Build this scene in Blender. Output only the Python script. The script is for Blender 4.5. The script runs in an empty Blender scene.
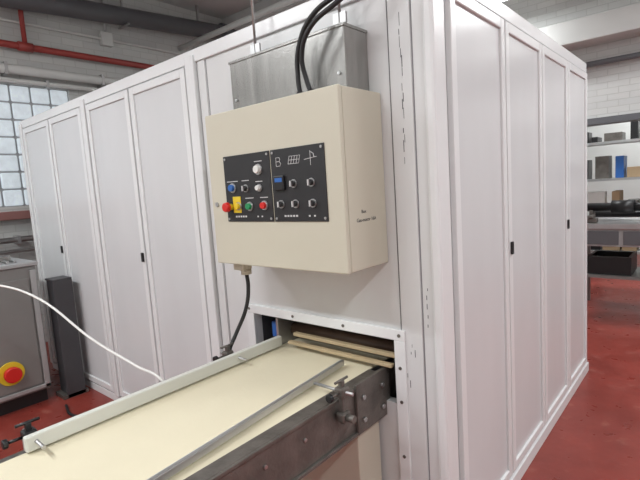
import bpy, math, random
from mathutils import Matrix, Vector
random.seed(4)
S=bpy.context.scene
S.view_settings.view_transform='Standard'
S.view_settings.exposure=0.0
col=bpy.context.collection

# ---------------------------------------------------------------- materials
def mat(name,c,rough=.5,metal=0.,var=.0,scale=8.,bump=0.,bscale=60.,emit=0.,spec=.5,stretch=None):
    m=bpy.data.materials.new(name);m.use_nodes=True
    nt=m.node_tree;b=nt.nodes['Principled BSDF']
    b.inputs['Roughness'].default_value=rough
    b.inputs['Metallic'].default_value=metal
    b.inputs['Specular IOR Level'].default_value=spec
    c4=(c[0],c[1],c[2],1)
    b.inputs['Base Color'].default_value=c4
    if emit:
        b.inputs['Emission Color'].default_value=c4
        b.inputs['Emission Strength'].default_value=emit
    geo=nt.nodes.new('ShaderNodeNewGeometry');src=geo.outputs['Position']
    if stretch:
        mp=nt.nodes.new('ShaderNodeMapping');mp.inputs['Scale'].default_value=stretch
        nt.links.new(src,mp.inputs[0]);src=mp.outputs[0]
    if var:
        n=nt.nodes.new('ShaderNodeTexNoise');n.inputs['Scale'].default_value=scale
        n.inputs['Detail'].default_value=6
        r=nt.nodes.new('ShaderNodeMix');r.data_type='RGBA'
        r.inputs[6].default_value=tuple(max(0,x*(1-var)) for x in c)+(1,)
        r.inputs[7].default_value=tuple(min(1,x*(1+var)) for x in c)+(1,)
        nt.links.new(src,n.inputs['Vector'])
        nt.links.new(n.outputs['Fac'],r.inputs[0])
        nt.links.new(r.outputs[2],b.inputs['Base Color'])
    if bump:
        n2=nt.nodes.new('ShaderNodeTexNoise');n2.inputs['Scale'].default_value=bscale
        n2.inputs['Detail'].default_value=4
        bp=nt.nodes.new('ShaderNodeBump');bp.inputs['Strength'].default_value=bump
        bp.inputs['Distance'].default_value=.01
        nt.links.new(src,n2.inputs['Vector'])
        nt.links.new(n2.outputs['Fac'],bp.inputs['Height'])
        nt.links.new(bp.outputs['Normal'],b.inputs['Normal'])
    return m

def brickmat(name,axis,c1,c2,mort,bw=.24,bh=.08):
    m=bpy.data.materials.new(name);m.use_nodes=True
    nt=m.node_tree;b=nt.nodes['Principled BSDF'];b.inputs['Roughness'].default_value=.65
    geo=nt.nodes.new('ShaderNodeNewGeometry')
    sp=nt.nodes.new('ShaderNodeSeparateXYZ');cb=nt.nodes.new('ShaderNodeCombineXYZ')
    nt.links.new(geo.outputs['Position'],sp.inputs[0])
    nt.links.new(sp.outputs['X' if axis=='y' else 'Y'],cb.inputs[0])
    nt.links.new(sp.outputs['Z'],cb.inputs[1])
    br=nt.nodes.new('ShaderNodeTexBrick')
    br.inputs['Scale'].default_value=1
    br.inputs['Brick Width'].default_value=bw;br.inputs['Row Height'].default_value=bh
    br.inputs['Mortar Size'].default_value=.005
    br.inputs['Color1'].default_value=c1+(1,);br.inputs['Color2'].default_value=c2+(1,);br.inputs['Mortar'].default_value=mort+(1,)
    nt.links.new(cb.outputs[0],br.inputs['Vector'])
    nt.links.new(br.outputs['Color'],b.inputs['Base Color'])
    bp=nt.nodes.new('ShaderNodeBump');bp.inputs['Strength'].default_value=.35;bp.inputs['Distance'].default_value=.006
    bp.invert=True
    nt.links.new(br.outputs['Fac'],bp.inputs['Height']);nt.links.new(bp.outputs['Normal'],b.inputs['Normal'])
    return m

def floormat():
    m=bpy.data.materials.new('red_floor_paint');m.use_nodes=True
    nt=m.node_tree;b=nt.nodes['Principled BSDF']
    geo=nt.nodes.new('ShaderNodeNewGeometry')
    n=nt.nodes.new('ShaderNodeTexNoise');n.inputs['Scale'].default_value=2.2;n.inputs['Detail'].default_value=9;n.inputs['Roughness'].default_value=.65
    nt.links.new(geo.outputs['Position'],n.inputs['Vector'])
    cr=nt.nodes.new('ShaderNodeValToRGB')
    cr.color_ramp.elements[0].position=.3;cr.color_ramp.elements[0].color=(.18,.028,.020,1)
    cr.color_ramp.elements[1].position=.7;cr.color_ramp.elements[1].color=(.31,.052,.038,1)
    nt.links.new(n.outputs['Fac'],cr.inputs[0])
    n2=nt.nodes.new('ShaderNodeTexNoise');n2.inputs['Scale'].default_value=9;n2.inputs['Detail'].default_value=10
    nt.links.new(geo.outputs['Position'],n2.inputs['Vector'])
    c2=nt.nodes.new('ShaderNodeValToRGB')
    c2.color_ramp.elements[0].position=.60;c2.color_ramp.elements[0].color=(0,0,0,1)
    c2.color_ramp.elements[1].position=.74;c2.color_ramp.elements[1].color=(.5,.5,.5,1)
    nt.links.new(n2.outputs['Fac'],c2.inputs[0])
    mx=nt.nodes.new('ShaderNodeMix');mx.data_type='RGBA'
    nt.links.new(c2.outputs[0],mx.inputs[0]);nt.links.new(cr.outputs[0],mx.inputs[6]);mx.inputs[7].default_value=(.42,.17,.13,1)
    nt.links.new(mx.outputs[2],b.inputs['Base Color'])
    rr=nt.nodes.new('ShaderNodeMapRange');rr.inputs[3].default_value=.15;rr.inputs[4].default_value=.5
    nt.links.new(n2.outputs['Fac'],rr.inputs[0]);nt.links.new(rr.outputs[0],b.inputs['Roughness'])
    bp=nt.nodes.new('ShaderNodeBump');bp.inputs['Strength'].default_value=.15;bp.inputs['Distance'].default_value=.01
    nt.links.new(n2.outputs['Fac'],bp.inputs['Height']);nt.links.new(bp.outputs['Normal'],b.inputs['Normal'])
    return m

M={}
M['panel']=mat('white_coated_panel',(.68,.685,.685),.28,var=.06,scale=2.5,stretch=(1.5,1.5,.5))
M['doorpanel']=mat('white_door_panel',(.65,.66,.67),.24,var=.06,scale=2.5,stretch=(1.5,1.5,.5))
M['frame']=mat('white_aluminium_frame',(.76,.77,.775),.26)
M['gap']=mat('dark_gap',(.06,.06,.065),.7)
M['seam']=mat('grey_seam',(.20,.20,.21),.7)
M['beige']=mat('beige_enamel',(.58,.55,.45),.42,var=.03,scale=5)
M['black']=mat('black_plastic',(.012,.012,.013),.4)
M['blackpanel']=mat('black_anodised_panel',(.02,.02,.022),.45)
M['rubber']=mat('black_rubber_cable',(.015,.015,.016),.5)
M['steel']=mat('brushed_stainless',(.38,.375,.36),.27,metal=.92,var=.4,scale=5,bump=.12,bscale=60,stretch=(6,6,.6))
M['galv']=mat('galvanised_steel',(.5,.5,.5),.38,metal=.9,var=.1)
M['darksteel']=mat('worn_dark_steel',(.17,.155,.14),.45,metal=.55,var=.55,scale=14,bump=.3)
M['belt']=mat('cream_belt',(.73,.67,.50),.5,var=.07,scale=4,bump=.05)
M['cream']=mat('cream_sheet_metal',(.60,.56,.46),.45,var=.06,scale=4)
M['plastic']=mat('white_guide_plastic',(.64,.65,.60),.4)
M['wood']=mat('wood_strip',(.46,.36,.22),.6,var=.2,scale=20)
M['brown']=mat('dark_brown_roller',(.10,.06,.04),.5)
M['blue']=mat('blue_plastic',(.03,.13,.42),.4)
M['red']=mat('red_plastic',(.62,.02,.015),.35)
M['green']=mat('green_plastic',(.02,.28,.10),.35)
M['yellow']=mat('yellow_plastic',(.75,.55,.03),.4)
M['whitep']=mat('white_plastic',(.75,.75,.72),.4)
M['knob']=mat('silver_knob',(.55,.55,.55),.3,metal=.8)
M['ink']=mat('black_ink',(.05,.05,.06),.7)
M['print']=mat('white_print',(.6,.6,.6),.6)
M['floor']=floormat()
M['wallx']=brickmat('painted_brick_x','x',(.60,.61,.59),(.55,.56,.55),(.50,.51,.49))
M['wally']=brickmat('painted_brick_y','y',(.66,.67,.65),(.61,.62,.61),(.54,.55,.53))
M['plain']=mat('painted_plaster',(.62,.63,.61),.7,var=.06,scale=3,bump=.2,bscale=15)
M['ceil']=mat('ceiling_paint',(.55,.56,.55),.7,var=.1,scale=2,bump=.2,bscale=12)
M['glassblock']=mat('glass_block',(.50,.58,.62),.12,var=.45,scale=9,bump=.7,bscale=30)
b=M['glassblock'].node_tree.nodes['Principled BSDF'];b.inputs['Emission Color'].default_value=(.74,.79,.84,1);b.inputs['Emission Strength'].default_value=.45  # daylight from outside is put into the blocks as a weak glow
M['mortar']=mat('mortar',(.34,.35,.36),.8)
M['redpipe']=mat('red_pipe_paint',(.34,.05,.042),.45)
M['sill']=mat('dull_red_sill',(.30,.14,.125),.6)
M['whitepipe']=mat('white_pipe_paint',(.66,.67,.65),.45)
M['darkpipe']=mat('dark_grey_pipe',(.13,.135,.145),.45)
M['greycab']=mat('grey_machine_paint',(.25,.25,.24),.4,metal=.3,var=.12,scale=4)
M['greycab_top']=mat('grey_machine_top',(.44,.45,.45),.35,metal=.4,var=.1,scale=6)
M['tube']=mat('fluorescent_tube',(1,1,1),.5,emit=9)
M['card']=mat('cardboard',(.42,.30,.18),.8)
M['darkboard']=mat('dark_grey_sheet',(.055,.055,.06),.5,var=.1)

# ---------------------------------------------------------------- helpers
def empty(name,loc=(0,0,0)):
    o=bpy.data.objects.new(name,None);o.location=loc;o.empty_display_size=.1;col.objects.link(o);return o
def setpar(o,p):
    if p is not None:
        o.parent=p;o.matrix_parent_inverse=Matrix.Translation(-Vector(p.location))
def mesh(name,verts,faces,m,parent=None,bevel=0,smooth=False,seg=2):
    me=bpy.data.meshes.new(name);me.from_pydata([tuple(v) for v in verts],[],faces);me.update()
    if smooth:
        for p in me.polygons:p.use_smooth=True
    me.materials.append(m)
    o=bpy.data.objects.new(name,me);col.objects.link(o);setpar(o,parent)
    if bevel:
        bv=o.modifiers.new('bevel','BEVEL');bv.width=bevel;bv.segments=seg;bv.limit_method='ANGLE'
    return o
BF=[(0,3,2,1),(4,5,6,7),(0,1,5,4),(1,2,6,5),(2,3,7,6),(3,0,4,7)]
def bv8(x0,x1,y0,y1,z0,z1): return [(x0,y0,z0),(x1,y0,z0),(x1,y1,z0),(x0,y1,z0),(x0,y0,z1),(x1,y0,z1),(x1,y1,z1),(x0,y1,z1)]
def box(name,x0,x1,y0,y1,z0,z1,m,parent=None,bevel=0):
    return mesh(name,bv8(x0,x1,y0,y1,z0,z1),BF,m,parent,bevel)
def boxes(name,lst,m,parent=None,bevel=0):
    V=[];F=[]
    for b in lst:
        k=len(V);V+=bv8(*b);F+=[tuple(i+k for i in f) for f in BF]
    return mesh(name,V,F,m,parent,bevel)
def cyl(name,a,b_,r,m,parent=None,n=20,r2=None,bevel=0):
    a=Vector(a);b_=Vector(b_);r2=r if r2 is None else r2
    d=(b_-a).normalized();q=d.to_track_quat('Z','Y')
    V=[];F=[]
    for i in range(n):
        t=2*math.pi*i/n
        V.append(a+q@Vector((r*math.cos(t),r*math.sin(t),0)))
    for i in range(n):
        t=2*math.pi*i/n
        V.append(b_+q@Vector((r2*math.cos(t),r2*math.sin(t),0)))
    for i in range(n):
        j=(i+1)%n;F.append((i,j,n+j,n+i))
    F.append(tuple(range(n-1,-1,-1)));F.append(tuple(range(n,2*n)))
    o=mesh(name,V,F,m,parent,bevel)
    for p in o.data.polygons[:n]:p.use_smooth=True
    return o
def tube(name,pts,r,m,parent=None,cyclic=False,bez=True):
    cu=bpy.data.curves.new(name,'CURVE');cu.dimensions='3D';cu.bevel_depth=r;cu.bevel_resolution=4;cu.resolution_u=10
    s=cu.splines.new('BEZIER');s.bezier_points.add(len(pts)-1)
    for p,q in zip(s.bezier_points,pts):
        p.co=q;p.handle_left_type='AUTO';p.handle_right_type='AUTO'
    s.use_cyclic_u=cyclic;cu.use_fill_caps=True
    cu.materials.append(m)
    o=bpy.data.objects.new(name,cu);col.objects.link(o);setpar(o,parent);return o
def text(name,body,loc,rot,size,m,parent=None):
    cu=bpy.data.curves.new(name,'FONT');cu.body=body;cu.size=size;cu.align_x='CENTER';cu.align_y='CENTER';cu.extrude=.0004
    cu.materials.append(m);o=bpy.data.objects.new(name,cu);o.location=loc;o.rotation_euler=rot;col.objects.link(o)
    if parent is not None: setpar(o,parent)
    return o
def area(name,loc,sx,sy,power,rot=(0,0,0),c=(.96,.985,1.0)):
    l=bpy.data.lights.new(name,'AREA');l.shape='RECTANGLE';l.size=sx;l.size_y=sy;l.energy=power;l.color=c
    o=bpy.data.objects.new(name,l);o.location=loc;o.rotation_euler=rot;col.objects.link(o);return o

# ---------------------------------------------------------------- room shell
box('floor',-5.2,4.2,-4.2,9.2,-.1,0,M['floor'])
box('ceiling',-5.2,4.2,-4.2,9.2,4.15,4.3,M['ceil'])
wy0,wy1,wz0,wz1=-1.55,.85,1.55,2.85
boxes('wall_left',[(-5.2,-5,-4.2,9.2,0,wz0),(-5.2,-5,-4.2,9.2,wz1,4.15),(-5.2,-5,-4.2,wy0,wz0,wz1),(-5.2,-5,wy1,9.2,wz0,wz1)],M['wallx'])
box('wall_right',4,4.2,-4.2,9.2,0,4.15,M['wallx'])
box('wall_front',-5,4,-4.2,-4,0,4.15,M['wally'])
boxes('wall_back',[(-5,-.75,5.6,5.8,0,4.15),(1.6,4,5.6,5.8,0,4.15),(-.75,1.6,5.6,5.8,2.2,4.15)],M['wally'])
box('wall_storeroom',-5,4,9,9.2,0,4.15,M['plain'])
boxes('trim_1',[(-.75,-.68,5.56,5.84,0,2.2),(1.53,1.6,5.56,5.84,0,2.2),(-.75,1.6,5.56,5.84,2.12,2.2)],M['darkpipe'])
for i,y in enumerate((-2.2,.6,3.2)):
    box('trim_%d'%(i+2),-5,4,y,y+.28,3.92,4.15,M['ceil'],bevel=.01)
box('trim_5',-5,4,5.2,5.6,3.12,3.40,M['plain'],bevel=.01)
# glass block window
w=empty('window_1',(-5.1,-.3,2.2))
L=[];n=12;mz=7
dy=(wy1-wy0)/n;dz=(wz1-wz0)/mz
for i in range(n):
    for j in range(mz):
        L.append((-5.16,-5.02,wy0+i*dy+.009,wy0+(i+1)*dy-.009,wz0+j*dz+.009,wz0+(j+1)*dz-.009))
boxes('glass_blocks',L,M['glassblock'],w,bevel=.015)
box('mortar_grid',-5.15,-5.04,wy0,wy1,wz0,wz1,M['mortar'],w)
box('trim_sill',-5.0,-4.9,-1.7,1.0,1.41,1.50,M['sill'],bevel=.008)

# wall pipes (left wall)
def clips(par,x,ys,z,r):
    for y in ys: boxes('clip',[(-4.999,x+r,y-.015,y+.015,z-r-.012,z+r+.012)],M['galv'],par)
p=empty('red_sprinkler_pipe',(-4.93,0,3.24))
cyl('pipe_run',(-4.93,-3.9,3.24),(-4.93,5.15,3.24),.036,M['redpipe'],p)
cyl('pipe_drop',(-4.93,.43,3.24),(-4.93,.43,4.14),.024,M['redpipe'],p)
cyl('tee',(-4.93,.36,3.24),(-4.93,.50,3.24),.048,M['redpipe'],p)
p=empty('white_water_pipe',(-4.92,0,2.98))
cyl('pipe_run',(-4.9,-3.9,2.98),(-4.9,5.5,2.98),.05,M['whitepipe'],p)
clips(p,-4.9,(-2,0.2,1.2,2.4,3.6),2.98,.05)
p=empty('white_conduit_pipe',(-4.92,0,2.84))
cyl('pipe_run',(-4.93,-3.9,2.87),(-4.93,5.5,2.87),.025,M['whitepipe'],p)
clips(p,-4.93,(-1.5,.6,1.6,2.8),2.87,.025)
p=empty('grey_duct_pipe',(-4.8,0,3.8))
def dz_(y): return 3.655+.068*y
cyl('pipe_run',(-4.8,-3.9,dz_(-3.9)),(-4.8,3.1,dz_(3.1)),.105,M['darkpipe'],p,n=28)
tube('pipe_bend',[(-4.8,3.0,dz_(3.0)),(-4.78,3.35,dz_(3.2)),(-4.5,3.65,dz_(3.3)),(-4.1,3.72,dz_(3.3)),(-3.6,3.73,dz_(3.3))],.105,M['darkpipe'],p)
cyl('pipe_flange',(-4.8,3.00,dz_(3.0)),(-4.8,3.08,dz_(3.08)),.135,M['darkpipe'],p,n=28)
for y in (-1,1.5,2.6): boxes('hanger',[(-4.815,-4.785,y,y+.02,dz_(y),4.149),(-4.92,-4.68,y-.005,y+.025,dz_(y)-.12,dz_(y)-.105)],M['galv'],p)
p=empty('stainless_handrail_pipe',(-4.9,0,1.22))
cyl('pipe_run',(-4.88,-3.9,1.2),(-4.88,1.6,1.2),.03,M['galv'],p)
cyl('pipe_run_2',(-4.88,-3.9,1.08),(-4.88,1.6,1.08),.02,M['galv'],p)
clips(p,-4.88,(-1,.1,1),1.2,.03)
p=empty('wall_conduit',(-4.98,0,3.5))
cyl('conduit_a',(-4.97,-3.9,3.50),(-4.97,5.15,3.50),.014,M['whitepipe'],p)
cyl('conduit_b',(-4.97,1.35,3.50),(-4.97,1.35,4.14),.014,M['galv'],p)
boxes('junction_box',[(-4.999,-4.93,1.28,1.42,3.42,3.58)],M['whitepipe'],p,bevel=.006)
p=empty('white_branch_pipe',(-4,2.2,3.6))
cyl('run',(-4.99,2.4,3.58),(-2.2,2.4,3.58),.035,M['whitepipe'],p)
cyl('riser',(-2.2,2.4,3.545),(-2.2,2.4,4.14),.035,M['whitepipe'],p)

p=empty('dark_wall_pipe',(0,5.5,3.0))
cyl('pipe_run',(-4.7,5.5,2.88),(3.9,5.5,2.88),.035,M['darkpipe'],p)
for x in (-3,-1.2,.3,1.8): boxes('bracket',[(x-.015,x+.015,5.49,5.599,2.83,2.93)],M['darkpipe'],p)

# ---------------------------------------------------------------- enclosure
H=2.27; XL=-4.02; YB=2.38
E=empty('industrial_enclosure',(-2,1.2,0))
hx0,hx1,hz0,hz1=-1.03,-.20,.66,.93
t=.04
boxes('front_panels',[(XL,hx0,0,t,0,H),(hx1,0,0,t,0,H),(hx0,hx1,0,t,0,hz0),(hx0,hx1,0,t,hz1,H)],M['panel'],E)
boxes('side_and_back_panels',[(-t,0,t,YB,0,H),(XL,XL+t,t,YB,0,H),(XL+t,-t,YB-t,YB,0,H)],M['panel'],E)
box('roof_panel',XL,0,0,YB,H,H+.03,M['panel'],E)
boxes('dark_interior',[(hx0-.02,hx0,t,.9,.5,1.1),(hx1,hx1+.02,t,.9,.5,1.1),(hx0-.02,hx1+.02,.9,.92,.5,1.1),(hx0-.02,hx1+.02,t,.92,1.1,1.12)],M['gap'],E)  # dark-coloured boards added so the inside of the opening reads dark
box('corner_post',-.030,.012,-.012,.09,0,H+.03,M['frame'],E,bevel=.012)
boxes('top_rails',[(XL,-.035,-.014,0,H-.035,H+.03),(0,.014,.09,YB,H-.035,H+.03)],M['frame'],E,bevel=.004)
boxes('bottom_rails',[(XL,-.035,-.012,0,0,.06),(0,.03,.09,YB+.01,0,.07)],M['frame'],E,bevel=.004)
def leafY(name,y0,y1,z0,z1,handle=None):
    f=.045
    boxes(name+'_frame',[(0,.024,y0,y0+f,z0,z1),(0,.024,y1-f,y1,z0,z1),(0,.024,y0+f,y1-f,z0,z0+f),(0,.024,y0+f,y1-f,z1-f,z1)],M['frame'],E,bevel=.004)
    box(name+'_infill',.0,.013,y0+f,y1-f,z0+f,z1-f,M['doorpanel'],E)
    box(name+'_gap',.0,.004,y1,y1+.012,z0,z1,M['seam'],E)
    if handle is not None:
        boxes(name+'_latch',[(.024,.036,handle-.010,handle+.010,1.175,1.235)],M['black'],E,bevel=.004)
def leafX(name,x0,x1,z0,z1,handle=None):
    f=.045
    boxes(name+'_frame',[(x0,x0+f,-.024,0,z0,z1),(x1-f,x1,-.024,0,z0,z1),(x0+f,x1-f,-.024,0,z0,z0+f),(x0+f,x1-f,-.024,0,z1-f,z1)],M['frame'],E,bevel=.004)
    box(name+'_infill',x0+f,x1-f,-.013,0,z0+f,z1-f,M['doorpanel'],E)
    box(name+'_gap',x0-.012,x0,-.004,0,z0,z1,M['seam'],E)
    if handle is not None:
        boxes(name+'_latch',[(handle-.012,handle+.012,-.036,-.024,1.14,1.20)],M['black'],E,bevel=.004)
ys=[.10,.665,1.235,1.80,2.365]
for i in range(4):
    hd={1:ys[1]+.025,2:ys[3]-.035}.get(i)
    leafY('side_door_%d'%(i+1),ys[i]+.006,ys[i+1]-.006,.08,H-.045,hd)
leafX('front_door_1',-2.02,-1.42,.08,H-.045)
leafX('front_door_2',-2.64,-2.04,.08,H-.045,-2.06)
leafX('front_door_3',-3.33,-2.74,.08,H-.045)
leafX('front_door_4',-3.94,-3.35,.08,H-.045,-3.38)
boxes('front_posts',[(-1.405,-1.33,-.028,0,.06,H),(-2.725,-2.66,-.028,0,.06,H),(-4.02,-3.955,-.028,0,.06,H)],M['frame'],E,bevel=.006)
boxes('front_seams',[(-1.255,-1.252,-.0015,0,.06,H-.04),(-.172,-.169,-.0015,0,.06,H-.04),(-.075,-.072,-.0015,0,.06,H-.04)],M['seam'],E)
boxes('cover_strips',[(-.165,-.077,-.006,0,.06,H-.036),(-1.32,-1.26,-.006,0,.06,H-.036)],M['panel'],E,bevel=.002)
boxes('opening_trim',[(hx0-.06,hx1+.05,-.014,0,hz1,hz1+.045),(hx0-.06,hx0,-.014,0,.55,hz1),(hx1,hx1+.05,-.014,0,.3,hz1)],M['frame'],E,bevel=.003)
for x in (hx0-.03,-.75,-.45,hx1+.025):
    cyl('trim_screw',(x,-.017,hz1+.022),(x,-.013,hz1+.022),.007,M['darksteel'],E,n=10)
for z in (.82,.68,.45):
    cyl('trim_screw',(hx1+.025,-.017,z),(hx1+.025,-.013,z),.007,M['darksteel'],E,n=10)
sc=[]
for k in range(14):
    x=-.118+random.uniform(-.004,.004);z=1.62+k*.037+random.uniform(-.01,.01);h=random.uniform(.010,.045)
    sc.append((x,x+random.uniform(.001,.0028),-.0068,-.006,z,z+h))
for k in range(5):
    x=-.055+random.uniform(-.004,.004);z=1.0+k*.035;sc.append((x,x+.002,-.0010,0,z,z+random.uniform(.008,.025)))
for k in range(7):
    x=-.14+random.uniform(-.02,.03);z=.72+random.uniform(0,.2);sc.append((x,x+random.uniform(.001,.004),-.0068,-.006,z,z+random.uniform(.006,.03)))
boxes('scuff_marks',sc,M['ink'],E)

# ---------------------------------------------------------------- stainless box above
G=empty('stainless_duct_box',(-.58,-.07,2))
sx0,sx1,sy,sz1=-.895,-.26,-.145,2.115
boxes('shell',[(sx0,sx1,sy,-.001,1.892,sz1)],M['steel'],G,bevel=.004)
boxes('folded_lip',[(sx0-.004,sx1+.004,sy-.004,-.001,sz1-.008,sz1+.003)],M['steel'],G,bevel=.002)
for x in (sx0+.03,sx1-.03):
    cyl('rivet',(x,sy-.006,1.95),(x,sy,1.95),.006,M['galv'],G,n=10)
for k,x in enumerate((-.80,-.33)):
    R=empty('threaded_hanger_rod',(x,-.07,2.1))
    cyl('rod',(x,-.07,sz1+.004),(x,-.07,4.145),.006,M['galv'],R,n=10)
    cyl('nut',(x,-.07,sz1+.006),(x,-.07,sz1+.02),.014,M['galv'],R,n=6)
    cyl('washer',(x,-.07,sz1+.004),(x,-.07,sz1+.007),.02,M['galv'],R,n=14)
    boxes('bracket',[(x-.03,x+.03,-.075,-.065,sz1+.03,sz1+.07)],M['galv'],R)

# ---------------------------------------------------------------- control box
B=empty('control_box',(-.59,-.13,1.56))
bx0,bx1,bz0,bz1,by=-.950,-.213,1.24,1.883,-.262
box('housing',bx0,bx1,by+.022,-.001,bz0,bz1,M['beige'],B,bevel=.004)
box('door',bx0-.002,bx1+.002,by,by+.019,bz0-.002,bz1+.002,M['beige'],B,bevel=.005)
box('door_seal',bx0+.006,bx1-.006,by+.018,by+.024,bz0+.006,bz1-.006,M['gap'],B)
for z in (1.33,1.80):
    cyl('hinge',(bx0-.004,by+.012,z-.02),(bx0-.004,by+.012,z+.02),.006,M['galv'],B,n=10)
cyl('door_lock',(bx0+.035,by-.006,1.50),(bx0+.035,by,1.50),.010,M['galv'],B)
py=by-.004
p1=(-.845,-.562);p2=(-.555,-.285);pz0,pz1=1.425,1.70
for i,(a,c) in enumerate((p1,p2)):
    box('instrument_panel_%d'%(i+1),a,c,py,by,pz0,pz1,M['blackpanel'],B,bevel=.001)
    for x in (a+.012,c-.012):
        for z in (pz0+.012,pz1-.012): cyl('panel_screw',(x,py-.003,z),(x,py,z),.005,M['knob'],B,n=10)
def btn(name,x,z,r,m,d=.012,ring=True):
    if ring: cyl(name+'_ring',(x,py-.005,z),(x,py,z),r*1.3,M['knob'],B,n=24,r2=r*1.35)
    cyl(name,(x,py-.005-d,z),(x,py-.004,z),r*.92,m,B,n=24,r2=r,bevel=.0015)
def knob(name,x,z,r):
    cyl(name+'_ring',(x,py-.004,z),(x,py,z),r*1.3,M['knob'],B,n=24)
    cyl(name,(x,py-.016,z),(x,py-.004,z),r*.9,M['black'],B,n=24,r2=r)
    boxes(name+'_pointer',[(x-.0025,x+.0025,py-.022,py-.016,z-r*.9,z+r*.9)],M['print'],B)
btn('white_lamp',-.628,1.633,.016,M['whitep'])
btn('blue_button',-.795,1.567,.015,M['blue'])
knob('selector',-.712,1.562,.012)
btn('white_button',-.630,1.560,.011,M['whitep'])
boxes('estop_plate',[(-.800,-.750,py-.002,py,1.462,1.53)],M['yellow'],B,bevel=.001)
cyl('estop_neck',(-.815,py-.02,1.488),(-.815,py,1.488),.014,M['yellow'],B)
cyl('estop_mushroom',(-.815,py-.038,1.488),(-.815,py-.018,1.488),.019,M['red'],B,r2=.022,bevel=.004)
btn('yellow_button',-.765,1.490,.013,M['yellow'])
btn('green_button',-.695,1.488,.014,M['green'])
btn('red_button',-.607,1.490,.014,M['red'])
boxes('label_strips',[(-.83,-.76,py-.0006,py,1.592,1.595),(-.735,-.69,py-.0006,py,1.592,1.595),(-.65,-.61,py-.0006,py,1.584,1.587),(-.72,-.67,py-.0006,py,1.520,1.523),(-.63,-.585,py-.0006,py,1.520,1.523),(-.65,-.605,py-.0006,py,1.663,1.666)],M['print'],B)
boxes('temperature_display',[(-.535,-.483,py-.012,py,1.545,1.600)],M['black'],B,bevel=.003)
boxes('display_window',[(-.528,-.490,py-.0128,py-.012,1.576,1.592)],M['blue'],B)
knob('dial_1',-.440,1.567,.012);knob('dial_2',-.352,1.567,.012)
knob('dial_3',-.512,1.492,.012);knob('dial_4',-.436,1.492,.012);knob('dial_5',-.350,1.492,.012)
# engraved pictograms: bent product path, belt with products, centring cross
def thin(name,pts):
    o=tube(name,[(x,py-.0006,z) for x,z in pts],.0011,M['print'],B)
    for q in o.data.splines[0].bezier_points: q.handle_left_type='VECTOR';q.handle_right_type='VECTOR'
thin('pictogram_a1',[(-.525,1.636),(-.525,1.668),(-.508,1.668),(-.503,1.661),(-.508,1.653),(-.525,1.653)])
thin('pictogram_a2',[(-.508,1.653),(-.500,1.645),(-.505,1.636),(-.525,1.636)])
thin('pictogram_b1',[(-.462,1.640),(-.408,1.640),(-.400,1.668),(-.454,1.668),(-.462,1.640)])
for i in range(3): thin('pictogram_b%d'%(i+2),[(-.448+i*.0135,1.640),(-.440+i*.0135,1.668)])
thin('pictogram_b5',[(-.458,1.654),(-.404,1.654)])
thin('pictogram_c1',[(-.380,1.650),(-.320,1.656)])
thin('pictogram_c2',[(-.350,1.628),(-.350,1.680)])
thin('pictogram_c3',[(-.350,1.676),(-.335,1.668),(-.332,1.655)])
for x0 in (-.79,-.50):
    boxes('maker_mark',[(x0+i*.015,x0+i*.015+.010,py-.0006,py,1.443,1.450) for i in range(5)],M['print'],B)
boxes('mark_dots',[(-.655,-.647,py-.0006,py,1.443,1.449),(-.63,-.622,py-.0006,py,1.443,1.449),(-.375,-.367,py-.0006,py,1.443,1.449),(-.35,-.342,py-.0006,py,1.443,1.449)],M['print'],B)
RS=(math.pi/2,0,math.pi/2)
text('handwriting_1','Box',(bx1+.0006,-.15,1.450),RS,.018,M['ink'],B)
text('handwriting_2','Gas-motor 16A',(bx1+.0006,-.135,1.420),RS,.019,M['ink'],B)
cyl('cable_gland',(-.87,-.17,1.195),(-.87,-.17,1.24),.02,M['cream'],B)
cyl('cable_gland_cap',(-.87,-.17,1.175),(-.87,-.17,1.197),.024,M['cream'],B,n=8)
boxes('connector_plug',[(-.925,-.855,-.20,-.145,1.195,1.225)],M['cream'],B,bevel=.006)
Cb=empty('black_power_cable',(-.87,-.17,1.1))
tube('cable',[(-.87,-.17,1.18),(-.865,-.17,1.12),(-.88,-.18,1.02),(-.92,-.22,.90),(-.925,-.26,.84),(-.91,-.30,.80)],.009,M['rubber'],Cb)
Cb=empty('black_supply_cables',(-.4,-.2,2.1))
tube('cable_1',[(-.445,-.19,1.887),(-.447,-.195,1.96),(-.43,-.2,2.06),(-.36,-.2,2.15),(-.24,-.17,2.21),(-.12,-.05,2.33),(0,.2,2.5),(.1,.8,3.2),(.12,1.0,4.14)],.009,M['rubber'],Cb)
tube('cable_2',[(-.390,-.19,1.887),(-.408,-.195,1.95),(-.408,-.21,2.02),(-.36,-.22,2.10),(-.25,-.19,2.17),(-.10,-.06,2.29),(.03,.2,2.47),(.13,.8,3.2),(.15,1.0,4.14)],.009,M['rubber'],Cb)
for x in (-.445,-.390): cyl('gland',(x,-.19,1.886),(x,-.19,1.905),.015,M['black'],Cb,n=12)

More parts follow.
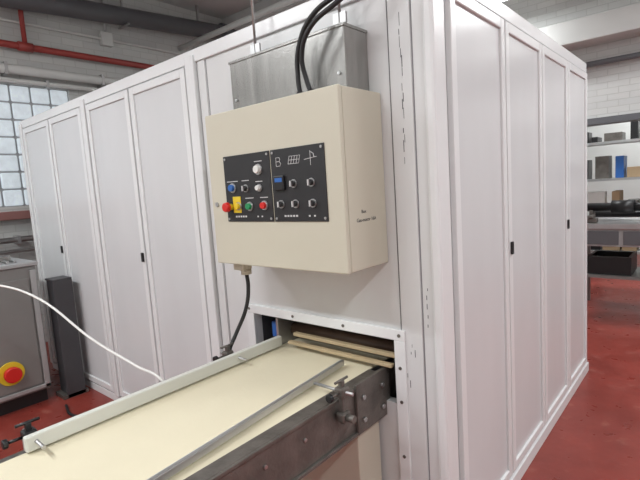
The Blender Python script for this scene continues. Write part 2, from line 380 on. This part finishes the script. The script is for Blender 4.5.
# ---------------------------------------------------------------- conveyor
K=empty('belt_conveyor',(-.56,-.9,0))
cx0,cx1,ce=-.90,-.27,-1.95
bz=.785
box('belt_upper',-.865,-.325,ce+.02,.75,bz-.006,bz,M['belt'],K)
box('belt_lower',-.865,-.325,ce+.02,.75,bz-.12,bz-.114,M['belt'],K)
for y in (ce+.04,.72):
    cyl('end_roller',(-.87,y,bz-.063),(-.32,y,bz-.063),.057,M['belt'],K,n=28)
box('slider_bed',-.86,-.33,ce+.1,.65,bz-.03,bz-.007,M['galv'],K)
boxes('left_side_frame',[(cx0,cx0+.03,ce,.6,.60,bz-.003)],M['darksteel'],K,bevel=.003)
boxes('right_side_frame',[(-.30,cx1,ce,.6,.60,bz-.004),(-.325,-.27,ce,-.02,bz-.004,bz+.002)],M['darksteel'],K,bevel=.003)
boxes('right_frame_flange',[(cx1,cx1+.012,ce,-.2,.60,.612),(cx1,cx1+.008,ce,-.2,.772,.785)],M['darksteel'],K,bevel=.002)
box('bearing_plate',cx1,cx1+.014,-.20,.03,.60,.80,M['darksteel'],K,bevel=.003)
for y,z in ((-.16,.74),(-.16,.65),(-.03,.74),(-.03,.65)):
    cyl('bolt',(cx1+.014,y,z),(cx1+.022,y,z),.010,M['galv'],K,n=6)
for i in range(9):
    y=-.3-i*.18
    cyl('frame_bolt',(cx1,y,.715),(cx1+.006,y,.715),.007,M['galv'],K,n=6)
box('stand_cover',-.86,-.285,-.17,.0-.02,0,.60,M['cream'],K,bevel=.004)
for x in (-.87,-.31):
    box('leg',x,x+.04,-1.75,-1.71,0,.62,M['darksteel'],K,bevel=.002)
box('leg_brace',-.84,-.30,-1.745,-1.715,.2,.24,M['darksteel'],K)
boxes('left_guide_rail',[(-.862,-.838,-1.12,-.01,.792,.842)],M['plastic'],K,bevel=.005)
boxes('left_guide_backing',[(-.868,-.862,-1.12,-.01,.795,.83)],M['galv'],K)
def skew(name,xa,ya,xb,yb,w,z0,z1,m):
    V=[(xa-w,ya,z0),(xa+w,ya,z0),(xb+w,yb,z0),(xb-w,yb,z0),(xa-w,ya,z1),(xa+w,ya,z1),(xb+w,yb,z1),(xb-w,yb,z1)]
    return mesh(name,V,BF,m,K,.003)
skew('right_guide_rail',-.285,-1.75,-.425,-.06,.008,.797,.822,M['galv'])
skew('right_guide_rail_pad',-.295,-1.75,-.435,-.06,.003,.788,.820,M['plastic'])
def clamp(name,x,y,side,mm='darksteel'):
    s=side;q=M[mm]
    boxes(name+'_post',[(x-.009,x+.009,y-.009,y+.009,.70,.862)],q,K,bevel=.003)
    boxes(name+'_block',[(x-.02,x+.02,y-.02,y+.02,.802,.838),(x-.018,x+.018,y-.022,y+.022,.71,.745)],q,K,bevel=.006)
    cyl(name+'_rod',(x-s*.13,y,.82),(x+s*.05,y,.82),.006,M['galv'],K,n=12)
    cyl(name+'_thumb_screw',(x,y-.02,.82),(x,y-.06,.82),.005,q,K,n=10)
    cyl(name+'_knob',(x,y-.06,.82),(x,y-.075,.82),.016,M['black'],K,n=8,bevel=.003)
    cyl(name+'_knob_2',(x+s*.018,y,.727),(x+s*.05,y,.727),.014,q,K,n=8)
    cyl(name+'_tee_bar',(x,y-.035,.862),(x,y+.035,.862),.005,q,K,n=10)
clamp('guide_clamp_a',-.245,-.30,1)
clamp('guide_clamp_b',-.245,-1.35,1)
clamp('guide_clamp_c',-.905,-1.09,-1,'black')
clamp('guide_clamp_d',-.915,-.28,-1)
boxes('wood_strip_upper',[(-.80,-.21,.03,.055,.835,.852)],M['wood'],K,bevel=.003)
boxes('wood_strip_lower',[(-.80,-.22,-.01,.015,.808,.822)],M['wood'],K,bevel=.003)
cyl('dark_roller',(-.88,.12,.84),(-.21,.12,.84),.035,M['brown'],K)
boxes('blue_sensor',[(-.97,-.89,.05,.12,.80,.88)],M['blue'],K,bevel=.004)
boxes('steel_bracket',[(-.885,-.87,.0,.2,.78,.92),(-1.02,-.90,.2,.21,.70,.90)],M['galv'],K,bevel=.002)

W=empty('white_hose_cable',(-1.5,-.8,1))
tube('cable',[(-2.9,-1.05,1.26),(-2.3,-.93,1.18),(-1.96,-.75,1.11),(-1.375,-.65,.905),(-1.1,-.62,.845),(-.91,-.60,.80),(-.92,-.57,.70),(-.95,-.5,.3),(-1.1,-.45,.02)],.0058,M['whitep'],W)

# ---------------------------------------------------------------- grey machine at left
g=empty('grey_machine_cabinet',(-3.6,-.9,0))
gx0,gx1,gy0,gy1,gz=-4.0,-3.25,-1.55,-.28,1.12
box('body',gx0,gx1,gy0,gy1,.10,gz-.03,M['greycab'],g,bevel=.012)
box('worktop',gx0-.01,gx1+.015,gy0-.01,gy1+.015,gz-.03,gz,M['greycab_top'],g,bevel=.006)
box('plinth',gx0+.03,gx1-.03,gy0+.03,gy1-.03,0,.10,M['black'],g)
boxes('side_door',[(gx1,gx1+.012,gy0+.06,gy1-.06,.16,1.0)],M['greycab'],g,bevel=.006)
boxes('door_frame',[(gx1,gx1+.02,gy1-.05,gy1-.01,.12,1.06),(gx1,gx1+.02,gy0+.01,gy1-.01,.12,.15)],M['greycab_top'],g,bevel=.004)
boxes('vent_slats',[(gx0+.06,gx1-.08,gy1-.12-i*.05,gy1-.10-i*.05,gz,gz+.02) for i in range(8)],M['galv'],g,bevel=.003)
box('top_tray',gx0+.05,gx1-.2,gy0+.1,gy1-.5,gz,gz+.08,M['galv'],g,bevel=.01)
boxes('top_fittings',[(gx1-.30,gx1-.20,gy1-.20,gy1-.10,gz,gz+.05),(gx1-.16,gx1-.10,gy1-.40,gy1-.30,gz,gz+.06)],M['steel'],g,bevel=.01)
cyl('estop_base',(gx1+.012,-.545,.31),(gx1+.03,-.545,.31),.088,M['yellow'],g,n=32)
cyl('estop_mushroom',(gx1+.03,-.545,.31),(gx1+.085,-.545,.31),.055,M['red'],g,n=32,r2=.060,bevel=.01)
d=empty('dark_sheet_panel',(-3.1,-.2,0))
boxes('sheet',[(-3.31,-3.15,-.20,-.18,.0,.95)],M['darkboard'],d,bevel=.003)
boxes('edge_profile',[(-3.16,-3.14,-.21,-.07,.0,.95),(-3.31,-3.14,-.21,-.07,.95,.965)],M['darkboard'],d,bevel=.003)
box('foot',-3.31,-3.14,-.24,-.05,0,.03,M['darksteel'],d)
tube('floor_cable',[(-3.0,-.28,.012),(-2.8,-.32,.012),(-2.5,-.22,.012),(-2.2,-.32,.012),(-1.8,-.25,.012),(-1.2,-.4,.012)],.010,M['rubber'])

# ---------------------------------------------------------------- background at right
wb=empty('steel_workbench',(.3,4.2,0))
box('bench_top',-.45,1.3,3.95,4.65,.92,.98,M['galv'],wb,bevel=.006)
box('bench_apron',-.42,1.27,3.98,4.62,.74,.92,M['greycab_top'],wb,bevel=.004)
boxes('drawer_fronts',[(-.38+i*.42,-.0+i*.42,3.968,3.98,.76,.90) for i in range(4)],M['darkpipe'],wb,bevel=.003)
for x in (-.42,1.22):
    for y in (3.98,4.58): box('leg',x,x+.05,y,y+.05,0,.8,M['greycab'],wb,bevel=.002)
boxes('lower_shelf',[(-.40,1.25,4.0,4.6,.40,.43)],M['greycab'],wb)
boxes('bench_vise',[(-.32,-.2,4.0,4.1,.98,1.03),(-.29,-.23,3.97,4.13,1.03,1.06)],M['darksteel'],wb,bevel=.01)
rl=empty('black_roll',(.2,4.2,1.05))
cyl('roll_core',(-.35,4.25,1.13),(1.1,4.2,1.13),.045,M['black'],rl,n=20)
cyl('roll_flange',(-.1,4.242,1.13),(.1,4.235,1.13),.07,M['black'],rl,n=20)
cyl('lower_roll',(-.33,4.42,1.04),(1.1,4.42,1.04),.035,M['black'],rl,n=20)
boxes('roll_cradle',[(-.3,-.27,4.17,4.33,.981,1.1),(.9,.93,4.14,4.28,.981,1.1)],M['darksteel'],rl)
bn=empty('storage_bin',(-.1,4.1,.33))
boxes('bin',[(-.3,.1,4.05,4.1,.431,.62),(-.3,.1,4.45,4.5,.431,.62),(-.3,-.27,4.1,4.45,.431,.62),(.07,.1,4.1,4.45,.431,.62),(-.27,.07,4.1,4.45,.431,.45)],M['black'],bn)
sh=empty('storage_shelf',(.3,7,0))
for x in (-1.1,.35,1.8):
    for y in (6.6,7.1): box('upright',x,x+.05,y,y+.05,0,2.4,M['greycab_top'],sh)
for z in (.25,.8,1.35,1.9): box('shelf_board',-1.1,1.85,6.6,7.15,z,z+.035,M['greycab_top'],sh)
mats=['card','black','blue','whitep','darkpipe','black','greycab','darksteel','blue']
groups={k:[] for k in mats}
for z in (.285,.835,1.385,1.935):
    x=-1.0
    while x<1.65:
        wd=random.uniform(.08,.24);h=random.uniform(.08,.36)
        groups[random.choice(mats)].append((x,x+wd,6.68,6.68+random.uniform(.2,.4),z,z+h));x+=wd+random.uniform(.01,.1)
for k in groups:
    if groups[k]: boxes('stored_boxes_'+k,groups[k],M[k],sh,bevel=.006)
# ---------------------------------------------------------------- lights (ceiling fluorescents)
def fixture(x,y,power,along='x',L=1.5):
    f=empty('fluorescent_light',(x,y,3.8))
    dx,dy=(L/2,.08) if along=='x' else (.08,L/2)
    z=3.74
    box('housing',x-dx,x+dx,y-dy,y+dy,z,z+.06,M['whitep'],f,bevel=.004)
    for s in (-.04,.04):
        if along=='x': cyl('tube',(x-dx+.03,y+s,z-.018),(x+dx-.03,y+s,z-.018),.013,M['tube'],f,n=12)
        else: cyl('tube',(x+s,y-dy+.03,z-.018),(x+s,y+dy-.03,z-.018),.013,M['tube'],f,n=12)
    for s in (-.6,.6):
        if along=='x': cyl('suspension',(x+s,y,z+.06),(x+s,y,4.148),.004,M['galv'],f,n=8)
        else: cyl('suspension',(x,y+s,z+.06),(x,y+s,4.148),.004,M['galv'],f,n=8)
    a=area('lamp_glow',(x,y,z-.04),L if along=='x' else .16,.16 if along=='x' else L,power)
    setpar(a,f)
fixture(2.4,-1.6,76,'y');fixture(2.2,1.8,76,'y');fixture(-.9,-2.8,72,'x');fixture(-3.2,-2.6,76,'x')
fixture(-2.0,4.7,60,'x');fixture(1.7,4.3,50,'y');fixture(.3,6.2,75,'x');fixture(.3,8.2,65,'x')
W=bpy.data.worlds.new('World');S.world=W;W.use_nodes=True
W.node_tree.nodes['Background'].inputs[0].default_value=(.7,.8,1,1);W.node_tree.nodes['Background'].inputs[1].default_value=.3

# ---------------------------------------------------------------- camera
cam=bpy.data.cameras.new('camera');co=bpy.data.objects.new('camera',cam);col.objects.link(co)
cam.sensor_width=36;cam.lens=463/640*36;cam.clip_start=.05
X=Vector((0.759,-0.0253,0.6507)).normalized();Y=Vector((0.648,0.1296,-0.750));Y=(Y-X*Y.dot(X)).normalized();Z=X.cross(Y)
R=Matrix((X,Y,Z)).to_4x4()
co.matrix_world=Matrix.Translation((0.757,-1.52,1.55))@R
S.camera=co
